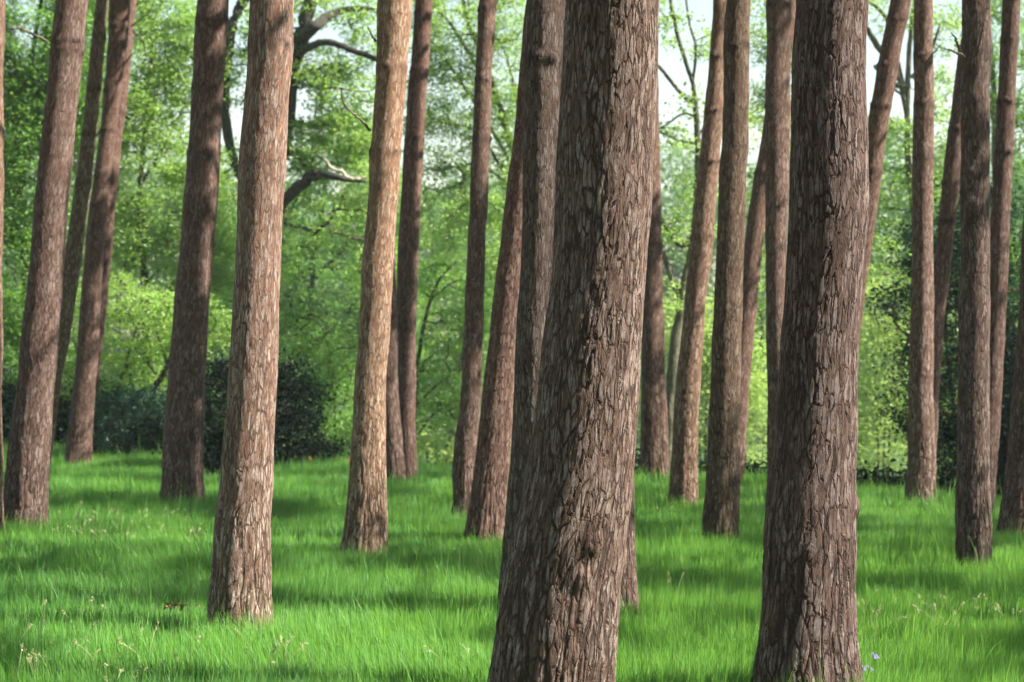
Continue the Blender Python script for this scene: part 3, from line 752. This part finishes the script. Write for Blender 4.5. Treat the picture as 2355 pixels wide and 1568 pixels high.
def connect(nodes_xyz, clumps, rg, r_tip):
    """grow twigs: each clump joins the nearest wood, thickness from how much it carries"""
    P = [np.array(p) for p in nodes_xyz]; par = [-1] * len(P)
    base = np.array(P)
    order = np.argsort([np.min(np.linalg.norm(base - c, axis=1)) for c in clumps])
    for i in order:
        c = clumps[i]
        A = np.array(P)
        w = np.linalg.norm(A - c, axis=1) + np.where(A[:, 2] > c[2] + 0.2, 0.6, 0)
        j = int(np.argmin(w))
        m = (P[j] + c) / 2 + rg.normal(0, 0.09, 3) * np.linalg.norm(P[j] - c)
        P.append(m); par.append(j); P.append(c); par.append(len(P) - 2)
    cnt = np.ones(len(P))
    for i in range(len(P) - 1, len(nodes_xyz) - 1, -1):
        cnt[par[i]] += cnt[i]
    out = Acc()
    for i in range(len(nodes_xyz), len(P)):
        j = par[i]
        r0 = r_tip * min(cnt[i] + 1, 60) ** 0.5; r1 = r_tip * cnt[i] ** 0.5
        a_, b_ = P[j], P[i]
        out.add(*tube(np.array([a_, (a_ + b_) / 2, b_]), [r0, (r0 + r1) / 2, r1 * 0.9], 5))
    return out

def broadleaf(name, d, lobes, limbs, leafmat, woodmat, label, cat, group=None, leaf=0.07, lai=2.2, seed=0, rc=0.30, r_tip=0.0038, depth=0.75, flat=0.5, dead=None, shell=0.3, twigs=True, horiz=.6):
    """lobes: (x, y, rx, ry) of the foliage masses; limbs: lists of (x, y, width, depth offset); all read off the photograph at depth d"""
    rg = np.random.default_rng(seed)
    m = d / F
    ctr = []
    for (x, y, rx, ry) in lobes:
        c = W(x, y, d)
        ax, az = rx * m, ry * m
        ay = max(0.5, depth * min(ax, az * 1.5))
        area = math.pi * ax * az
        npc = 40
        n = max(3, int(area * lai * 1.7 / (leaf * leaf * 0.5 * 0.6) / npc))
        u = rg.normal(0, 1, (n, 3)); u /= np.linalg.norm(u, axis=1, keepdims=True)
        r = (shell + (1 - shell) * rg.random(n)) ** (1 / 2.2)
        q = c + u * r[:, None] * np.array([ax, ay, az])
        ctr.append(q)
    ctr = np.vstack(ctr)
    zg = ground_z(ctr[:, 0], ctr[:, 1])
    ctr = ctr[ctr[:, 2] > zg + 0.12]
    wood = Acc(); nodes = []
    foot = None
    for L in limbs:
        pts = np.array([W(x, y, d + (l[0] if l else 0)) for x, y, w_, *l in L])
        rr = np.array([w_ * m / 2 for x, y, w_, *l in L])
        sp = smooth_path(np.c_[pts, rr], max(12, 6 * len(L)))
        pth, rd = sp[:, :3], np.maximum(sp[:, 3], 0.006)
        pth = pth + rg.normal(0, 0.12, pth.shape) * rd[:, None]
        wood.add(*tube(pth, rd, 12))
        nodes += list(pth[::2])
        lowp = pth[np.argmin(pth[:, 2])]
        if foot is None or lowp[2] < foot[2]: foot = lowp; 
    gz0 = float(ground_z(np.array([foot[0]]), np.array([foot[1]]))[0])
    if foot[2] > gz0 + 0.1:               # carry the stem on down to the ground behind the rise
        r0 = max(0.03, float(limbs[0][0][2] * m / 2))
        pth = smooth_path([[foot[0] , foot[1], gz0 - 0.3], [foot[0], foot[1], (foot[2] + gz0) / 2], foot], 10)
        wood.add(*tube(pth, np.linspace(r0 * 1.4, r0, len(pth)), 12))
        nodes += list(pth[::3])
    root = empty(name, (foot[0], foot[1], gz0))
    tag(root, label, cat, group)
    if twigs:
        sub = ctr if len(ctr) < 900 else ctr[rg.permutation(len(ctr))[:900]]
        tw = connect(nodes, list(sub), rg, r_tip)
        v, q, b = tw.get(); wood.add(v, q, b)
    v, q, b = wood.get()
    tr = mesh_obj("trunk", v, q, woodmat, root, {'bk': b}, smooth=True)
    vs, lq, lv = leaves(ctr, rg.uniform(0.6, 1.3, len(ctr)) * rc, 40, leaf, rg, flat, horiz)
    mesh_obj("crown", vs, lq, leafmat, root, {'lv': lv})
    if dead:
        for L in dead:
            pts = np.array([W(x, y, d - 2.7) for x, y in L])
            sp = smooth_path(pts, 16) + rg.normal(0, 0.01, (len(smooth_path(pts, 16)), 3))
            v, q, b = tube(sp, np.linspace(0.045, 0.015, len(sp)), 8)
            mesh_obj("dead_branch", v, q, M_DEAD, root, {'bk': b}, smooth=True)
    return root

G1 = 'broadleaf trees behind the grove'
broadleaf("broadleaf_tree", 39, [(60,60,150,260),(-60,300,150,300),(90,380,120,240),(20,640,160,170),(190,150,90,260),(60,820,120,90)],
          [[(62,1000,24),(60,640,22),(45,470,18),(60,300,15),(70,160,12),(95,0,8),(110,-120,5)],[(58,420,10),(30,300,8),(20,200,6)],[(68,200,9),(100,130,7),(108,40,5)],[(52,560,10),(90,520,7),(120,470,5)]],
          M_LEAFM, M_LIMB, "tall mid green leafy tree at the far left with a thin dark trunk", 'tree', G1, leaf=0.075, lai=2.6, seed=1)
broadleaf("broadleaf_tree", 42, [(260,120,150,240),(380,70,80,150),(330,420,120,190),(220,560,130,150),(440,600,90,130),(470,420,50,110),(130,260,80,200),(500,700,120,90),(360,250,90,90),(440,120,60,120),(480,560,80,110)],
          [[(330,1000,22),(335,700,18),(320,500,14),(330,330,10),(345,200,7),(350,40,5)],[(327,420,8),(380,330,6),(420,250,5)],[(330,330,7),(280,240,5),(260,120,4)],[(405,100,9),(430,120,8),(455,150,6)]],
          M_LEAF, M_LIMB, "light green feathery tree between the reddish pine pair and the shaded purplish pine", 'tree', G1, leaf=0.075, lai=2.1, seed=2)
broadleaf("maple_tree", 33.5, [(250,690,110,60),(320,760,90,80),(190,760,60,90),(340,850,60,60),(250,860,70,60),(150,880,50,60)],
          [[(255,1010,11),(250,950,10),(232,880,6),(215,820,4)],[(255,945,9),(285,850,7),(303,790,6),(316,752,5),(345,700,3)],[(315,760,5),(290,710,3),(270,680,3)],[(303,790,5),(350,850,5),(372,880,4)]],
          M_LEAF, M_LIMB, "small maple with forked dark stem and light green leaves above a low shrub", 'tree', None, leaf=0.06, lai=1.6, seed=3, flat=0.28)
broadleaf("maple_tree", 32.5, [(420,740,90,70),(440,840,60,70),(360,700,60,50),(500,760,60,60)],
          [[(340,1000,16),(352,900,15),(375,862,12),(400,800,8),(430,740,5)],[(385,840,7),(365,780,5),(352,720,4)],[(400,800,6),(450,780,4),(490,760,3)]],
          M_LEAF, M_LIMB, "small maple with a thick slanting dark stem beside the shaded purplish pine", 'tree', None, leaf=0.06, lai=1.5, seed=4, flat=0.28)
broadleaf("oak_tree", 43, [(800,200,110,70),(730,150,80,60),(600,90,60,70),(860,90,70,60),(800,300,90,60),(760,330,110,70),(720,500,110,90),(770,20,110,40),(560,180,50,80),(540,420,50,90),(840,400,60,110),(700,330,50,90),(880,620,70,90),(590,600,60,100),(740,180,55,40),(620,60,60,60)],
          [[(592,1000,44),(592,620,42),(622,440,34),(655,320,30),(672,200,28),(684,110,34),(706,30,34),(725,-90,26)],
           [(688,96,30),(722,62,26,-1),(768,30,18),(840,20,12),(900,40,8)],
           [(684,130,18),(700,114,17,-.6),(712,107,17,-.9),(745,97,16,-1.2),(768,100,15,-1.3),(790,108,14,-1.4),(860,133,11,-1.5),(930,150,7,-1.5)],
           [(618,500,30),(665,447,26,-1),(690,427,25,-1.6),(712,408,25,-2),(735,401,22,-2.2),(762,404,15,-2.4),(790,411,12,-2.5),(840,418,6,-2.5)],
           [(598,560,34),(585,470,26),(540,380,22),(520,290,24),(516,200,26),(532,70,24),(566,-10,24)],
           [(521,270,12),(490,230,9),(440,234,7),(400,246,5)],[(516,210,9),(470,150,8),(400,90,6)]],
          M_LEAF, M_LIMB, "big oak with dark crooked limbs against the sky left of the golden tan pine", 'tree', None, leaf=0.09, lai=1.7, seed=5,
          dead=[[(798,410),(788,396),(766,388),(752,372),(742,360)],[(792,408),(820,412),(845,405)]])
broadleaf("broadleaf_tree", 50, [(560,640,150,150),(760,640,140,140),(880,480,90,110),(680,820,150,110),(900,760,90,140),(450,760,90,90),(820,330,60,70)],
          [[(700,1050,26),(700,800,22),(720,600,16),(740,480,10),(750,380,6)],[(712,650,10),(640,560,8),(600,480,5)],[(712,650,10),(800,560,8),(860,460,5)]],
          M_LEAFM, M_LIMB, "dense mid green tree behind the oak, left of the golden tan pine", 'tree', G1, leaf=0.075, lai=2.2, seed=6)
broadleaf("leafy_shrub", 31, [(760,830,80,90),(790,940,70,80),(730,1010,60,60),(770,1050,70,30),(690,760,50,60)],
          [[(765,1085,6),(770,950,5),(760,830,4),(745,740,3)],[(770,980,4),(800,900,3),(815,830,2)],[(740,1080,4),(725,1000,3),(700,900,2)]],
          M_LEAFM, M_LIMB, "green leafy shrub just left of the golden tan pine at the meadow edge", 'shrub', None, leaf=0.05, lai=1.7, seed=7, rc=0.3)
broadleaf("broadleaf_tree", 41, [(970,240,60,90),(1000,20,70,60),(1060,60,120,120),(1150,180,80,130),(1010,330,60,90),(1120,420,90,120),(1010,500,60,80),(1000,120,40,60),(1200,330,60,120),(1170,30,60,80),(1060,250,80,90),(1130,560,80,90)],
          [[(1215,1000,30),(1215,640,26),(1190,400,18),(1150,250,14),(1110,130,12),(1075,50,10),(1060,-40,8)],[(1165,270,10),(1110,180,9),(1040,60,8),(1000,20,6)],
           [(1195,420,9),(1120,280,8),(1040,160,7),(975,70,5)],[(1205,300,8),(1160,120,6),(1120,80,5),(1060,80,4)],[(1200,450,8),(1150,380,7),(1090,300,6),(1000,280,5)],[(1190,440,7),(1100,380,6),(1000,390,4),(960,370,3)]],
          M_LEAF, M_LIMBG, "light green tree with long thin slanting branches behind the thin brown pine", 'tree', G1, leaf=0.07, lai=1.4, seed=8)
broadleaf("maple_tree", 35, [(1010,640,70,50),(1040,760,80,60),(990,880,60,70),(1080,900,60,60),(1120,700,60,80),(1000,960,50,40)],
          [[(950,1050,11),(958,860,10),(972,760,9),(990,690,8),(1012,640,6),(1050,600,4)],[(990,690,5),(1040,650,4),(1090,640,3)],[(958,930,5),(1010,880,5),(1060,850,3)],[(960,1000,4),(1000,950,4),(1050,920,3)]],
          M_LEAFM, M_LIMB, "small maple with one dark curved stem right of the dark reddish pine", 'tree', None, leaf=0.06, lai=1.7, seed=9, flat=0.28)
broadleaf("broadleaf_tree", 60, [(1000,760,120,140),(1100,560,120,120),(950,600,80,120),(1180,800,120,200),(860,900,90,120),(1000,960,120,80)],
          [[(1030,1050,24),(1035,980,23),(1060,800,18),(1080,620,12),(1080,500,7)]],
          M_LEAF, M_LIMBG, "far sunlit green tree with a grey stem left of the thin brown pine's foot", 'tree', G1, leaf=0.10, lai=1.9, seed=10)
broadleaf("broadleaf_tree", 34, [(1590,500,60,60),(1540,70,30,50),(1560,330,50,50),(1600,430,50,60),(1540,690,30,60),(1620,90,40,60),(1690,300,40,70),(1600,240,40,40),(1545,560,30,50),(1500,20,60,50)],
          [[(1536,1040,32),(1540,930,30),(1553,800,25),(1566,690,20),(1590,560,16),(1602,430,14),(1604,320,14),(1598,240,14),(1592,190,10),(1575,140,10),(1553,60,9),(1535,-30,8)],
           [(1592,235,9),(1572,222,9),(1545,190,9),(1512,150,8),(1480,120,6)],[(1593,190,7),(1600,110,7),(1585,55,6),(1575,-20,5)],
           [(1600,330,6),(1560,322,5),(1520,305,5),(1490,300,4)],[(1602,270,5),(1570,262,5),(1527,290,4),(1500,300,3)],[(1566,690,13),(1545,640,13),(1527,590,12),(1510,530,8),(1505,470,5)],
           [(1590,560,14),(1560,560,14),(1530,520,11),(1505,480,6)],[(1604,320,5),(1640,250,4),(1680,220,3)]],
          M_LEAF, M_LIMBG, "sparse tree with mossy forked trunk against the sky, left of the pale tan pine", 'tree', None, leaf=0.075, lai=1.0, seed=11)
broadleaf("broadleaf_tree", 37, [(1745,60,50,100),(1740,240,60,60),(1730,450,50,90),(1750,640,60,100),(1800,330,50,90),(1720,800,60,60),(1850,150,70,200)],
          [[(1845,1050,24),(1845,700,20),(1830,450,14),(1800,250,10),(1770,80,7)],[(1835,500,6),(1780,470,5),(1725,500,4)],[(1845,680,6),(1780,600,5),(1715,580,4)],[(1845,740,5),(1760,710,4),(1720,720,3)]],
          M_LEAF, M_LIMB, "leafy tree mostly hidden, its sprays showing left of the rough brown pine", 'tree', G1, leaf=0.065, lai=1.35, seed=12)
broadleaf("broadleaf_tree", 40, [(2040,20,70,60),(2060,320,60,70),(2170,60,60,70),(2010,420,60,60),(2080,440,60,60),(2170,190,40,60),(2170,350,70,120),(2030,560,80,90)],
          [[(2130,1050,30),(2125,650,24),(2092,420,16),(2085,260,14),(2090,120,12),(2100,20,9),(2110,-60,7)],[(2090,290,11),(2060,160,13),(2020,110,15),(1990,60,12),(1960,0,9)],
           [(2088,250,9),(2060,120,8),(2035,40,9),(1995,0,8)],[(2088,230,6),(2040,200,6),(2000,240,4)],[(2095,180,11),(2130,140,9),(2160,60,6)],[(2092,200,14),(2045,190,13),(2010,150,10)]],
          M_LEAF, M_LIMBG, "tree with pale mossy limbs crossing the sky left of the straight lit pine", 'tree', None, leaf=0.075, lai=1.15, seed=13)
broadleaf("broadleaf_tree", 44, [(2180,470,80,140),(2300,130,90,180),(2360,380,60,200),(2250,560,80,120),(2150,640,80,100),(2330,640,70,100)],
          [[(2330,1050,30),(2320,700,24),(2290,450,16),(2285,200,14),(2270,40,8)],[(2290,300,9),(2262,200,10),(2240,160,8)],[(2300,480,8),(2220,400,6),(2170,380,4)]],
          M_LEAFM, M_LIMBG, "mid green drooping tree behind the knotty pines at the right edge", 'tree', G1, leaf=0.07, lai=1.6, seed=14)
broadleaf("evergreen_tree", 29.5, [(2170,640,80,90),(2150,820,90,90),(2110,930,60,80),(2250,520,90,120),(2300,720,90,140),(2320,920,90,120),(2190,1040,90,60),(2110,560,50,60),(2300,1060,90,70),(2060,700,40,50)],
          [[(2215,1090,18),(2208,1010,16),(2185,960,14),(2160,950,10),(2120,930,5)],[(2205,1010,12),(2190,920,9),(2180,850,7),(2175,760,5),(2180,640,4)],[(2215,1050,14),(2260,940,12),(2290,800,9),(2280,640,6),(2260,500,4)],[(2190,900,6),(2130,840,5),(2080,800,3)]],
          M_LEAFB, M_LIMBR, "dark blue green evergreen with reddish crooked stems behind the straight lit pine", 'tree', None, leaf=0.065, lai=2.6, seed=15, rc=0.3)
G2 = 'sunlit bushes beyond the meadow'
def bush(name, d, lobes, x, yb, mat, label, group=None, seed=0, **kw):
    y_mid = min(l[1] for l in lobes)
    limbs = [[(x + dx * .3, yb + 25, 7), (x + dx * .6, (yb + y_mid) / 2, 5), (x + dx, y_mid, 3)] for dx in (-30, 5, 34)]
    return broadleaf(name, d, lobes, limbs, mat, M_LIMB, label, 'shrub', group, seed=seed, **kw)
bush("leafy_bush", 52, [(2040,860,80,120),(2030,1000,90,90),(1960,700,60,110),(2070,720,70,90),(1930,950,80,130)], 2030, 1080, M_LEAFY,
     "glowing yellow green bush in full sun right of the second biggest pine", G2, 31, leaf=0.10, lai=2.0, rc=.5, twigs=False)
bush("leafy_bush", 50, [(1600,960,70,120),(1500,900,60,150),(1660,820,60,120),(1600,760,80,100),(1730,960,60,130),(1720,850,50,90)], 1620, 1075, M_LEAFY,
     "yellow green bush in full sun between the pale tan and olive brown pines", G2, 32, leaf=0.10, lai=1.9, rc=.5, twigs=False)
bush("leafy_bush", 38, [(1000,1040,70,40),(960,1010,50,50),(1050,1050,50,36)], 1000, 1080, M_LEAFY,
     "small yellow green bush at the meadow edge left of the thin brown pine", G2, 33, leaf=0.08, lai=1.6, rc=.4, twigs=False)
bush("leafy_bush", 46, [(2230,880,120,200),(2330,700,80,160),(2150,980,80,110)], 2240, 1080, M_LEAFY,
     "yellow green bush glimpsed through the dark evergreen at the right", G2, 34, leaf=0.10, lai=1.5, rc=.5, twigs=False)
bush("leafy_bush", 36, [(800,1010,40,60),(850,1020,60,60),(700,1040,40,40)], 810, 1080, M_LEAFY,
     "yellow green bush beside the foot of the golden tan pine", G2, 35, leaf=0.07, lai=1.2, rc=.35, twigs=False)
G3 = 'dark evergreen shrubs along the meadow edge'
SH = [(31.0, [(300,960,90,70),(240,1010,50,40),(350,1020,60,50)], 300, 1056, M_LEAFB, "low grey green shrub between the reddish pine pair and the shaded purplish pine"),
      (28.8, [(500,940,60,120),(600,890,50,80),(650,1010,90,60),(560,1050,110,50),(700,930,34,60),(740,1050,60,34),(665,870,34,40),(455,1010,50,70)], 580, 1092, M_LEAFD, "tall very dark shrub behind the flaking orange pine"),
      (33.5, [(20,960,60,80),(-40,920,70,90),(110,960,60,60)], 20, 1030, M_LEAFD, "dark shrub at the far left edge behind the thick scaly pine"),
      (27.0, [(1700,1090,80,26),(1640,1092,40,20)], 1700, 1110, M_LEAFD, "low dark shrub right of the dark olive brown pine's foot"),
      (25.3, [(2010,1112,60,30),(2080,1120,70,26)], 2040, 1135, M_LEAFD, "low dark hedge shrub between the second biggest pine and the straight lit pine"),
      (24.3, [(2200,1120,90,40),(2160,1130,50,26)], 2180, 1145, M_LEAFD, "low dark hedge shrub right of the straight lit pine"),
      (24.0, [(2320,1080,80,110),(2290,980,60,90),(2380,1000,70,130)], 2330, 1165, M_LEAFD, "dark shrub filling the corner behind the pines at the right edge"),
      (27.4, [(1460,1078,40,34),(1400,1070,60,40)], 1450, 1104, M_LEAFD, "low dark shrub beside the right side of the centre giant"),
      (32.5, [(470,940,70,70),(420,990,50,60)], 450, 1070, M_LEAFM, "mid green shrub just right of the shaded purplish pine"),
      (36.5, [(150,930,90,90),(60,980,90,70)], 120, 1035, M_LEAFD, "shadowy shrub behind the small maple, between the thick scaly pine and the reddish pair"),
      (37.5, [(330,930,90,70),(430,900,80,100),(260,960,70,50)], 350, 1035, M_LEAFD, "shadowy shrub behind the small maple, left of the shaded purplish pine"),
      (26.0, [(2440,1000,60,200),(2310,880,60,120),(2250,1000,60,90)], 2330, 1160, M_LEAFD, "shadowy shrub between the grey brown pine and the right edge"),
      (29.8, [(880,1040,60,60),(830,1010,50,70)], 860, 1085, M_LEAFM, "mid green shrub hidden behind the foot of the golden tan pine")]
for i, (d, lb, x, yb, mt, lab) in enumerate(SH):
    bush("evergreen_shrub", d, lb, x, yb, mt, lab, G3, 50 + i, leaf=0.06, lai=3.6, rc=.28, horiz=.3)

# distant wood, a single leafy mass on the rising ground
rg = np.random.default_rng(77)
cc = []
for x in np.arange(-50, 52, 3.2):
    dd = rg.uniform(95, 150)
    xx = x * dd / 100
    top = CAM_H + (784 - rg.uniform(240, 420)) / F * dd
    zb = float(ground_z(np.array([xx]), np.array([dd]))[0])
    n = 640
    u = rg.normal(0, 1, (n, 3)); u /= np.linalg.norm(u, axis=1, keepdims=True)
    u *= (0.35 + 0.65 * rg.random(n))[:, None] ** .45
    cc.append(u * np.array([4.6, 4.0, (top - zb) / 2]) + np.array([xx, dd, (top + zb) / 2]))
cc = np.vstack(cc)
vs, q, lv = leaves(cc, rg.uniform(.5, 1.1, len(cc)), 22, 0.30, rg, 0.6)
fw = mesh_obj("far_wood", vs, q, M_LEAFF, None, {'lv': lv})
tag(fw, 'pale distant wood closing the view behind the garden trees', 'wood', kind='stuff')

# thin summer air between the viewer and the far wood
hv = [(x, y, z) for x in (-260, 260) for y in (-60, 560) for z in (-8, 60)]
hz = mesh_obj("haze", hv, [(0, 1, 3, 2), (4, 6, 7, 5), (0, 4, 5, 1), (2, 3, 7, 6), (0, 2, 6, 4), (1, 5, 7, 3)], bpy.data.materials.new("thin_air"))
hm = hz.data.materials[0]; hm.use_nodes = True; hm.node_tree.nodes.clear()
ho = hm.node_tree.nodes.new('ShaderNodeOutputMaterial'); hp = hm.node_tree.nodes.new('ShaderNodeVolumePrincipled')
hp.inputs['Density'].default_value = 0.0006
hp.inputs['Color'].default_value = (0.92, 0.96, 1, 1)
hm.node_tree.links.new(hp.outputs[0], ho.inputs['Volume'])
tag(hz, 'thin air in front of the distant wood', kind='stuff')

# ---------------------------------------------------------------- small things in the grass
M_PURPLE = plain("bluebell_petals", (0.36, 0.26, 0.75))
M_RED = plain("red_petals", (0.55, 0.06, 0.03))
M_STEM = plain("flower_stem", (0.06, 0.18, 0.03))
M_DRY = plain("dry_leaf", (0.30, 0.13, 0.05))
def flower(name, xp, yp, h, mat, label, cat, group, r=0.011, n=9, spread=0.03, seed=0):
    rg = np.random.default_rng(seed)
    x, d = ground_at(xp, yp)
    z0 = float(ground_z(np.array([x]), np.array([d]))[0])
    root = empty(name, (x, d, z0)); tag(root, label, cat, group)
    t = np.linspace(0, 1, 6)
    path = np.stack([x + 0.03 * t ** 2, d + 0 * t, z0 + h * t], -1)
    v, q, b = tube(path, np.linspace(0.003, 0.002, 6), 5)
    mesh_obj("stem", v, q, M_STEM, root, smooth=True)
    a = Acc()
    for k in range(n):     # little hanging bells, each of five petals
        c = path[-1] + rg.normal(0, spread, 3) * np.array([1, 1, .7])
        for m_ in range(5):
            an = m_ * 1.2566 + rg.random() * .3
            o1 = np.array([math.cos(an), math.sin(an), 0]) * r; o2 = np.array([math.cos(an + .9), math.sin(an + .9), 0]) * r
            a.add(np.array([c, c + o1 - [0, 0, r], c + (o1 + o2) * .9 - [0, 0, 2.2 * r], c + o2 - [0, 0, r]]), np.array([[0, 1, 2, 3]]))
    v, q, _ = a.get()
    mesh_obj("petals", v, q, mat, root)
for k, (x, y, lb) in enumerate([(2000, 1560, "topmost pale purple flower right of the second biggest pine's foot"),
                                (1972, 1577, "pale purple flower closest to the second biggest pine's foot"),
                                (1986, 1580, "pale purple flower between the other two, right of the big pine's foot")]):
    flower("purple_flower", x, y, 0.16 + 0.03 * (k == 0), M_PURPLE, lb, 'flower', 'purple flowers in the grass', 0.007, 6, 0.012, k)
for k, (x, y, lb) in enumerate([(707, 1092, "single red flower at the foot of the very dark shrub"), (762, 1098, "reddish flower at the foot of the leafy shrub, left one"),
                                (797, 1100, "reddish flower below the leafy shrub, nearest the golden tan pine")]):
    flower("red_flower", x, y, 0.24, M_RED, lb, 'flower', 'red flowers at the meadow edge', 0.009, 4, 0.012, 20 + k)
# a sprig of dead brown leaves lying on the grass
x, d = ground_at(408, 1428)
c = np.array([x, d, 0.10])
n = 34
rg = np.random.default_rng(9)
vs, q, lv = leaves(c + rg.normal(0, 1, (n, 3)) * np.array([0.055, 0.03, 0.014]), 0.01, 1, 0.035, rg)
ssv, ssq, _ = tube(np.array([c - [0.09, 0, 0.02], c - [0.03, 0.01, 0], c + [0.03, -0.01, 0.01], c + [0.09, 0.01, 0]]), [.004, .003, .003, .002], 5)
q = np.vstack([q, ssq + len(vs)]); vs = np.vstack([vs, ssv])
sp = mesh_obj("dry_sprig", vs, q, M_DRY, None, origin=c)
tag(sp, 'small brown dead leafy sprig lying on grass left of the flaking orange pine', 'sprig')

print("verts", sum(len(o.data.vertices) for o in bpy.data.objects if o.type == 'MESH'))
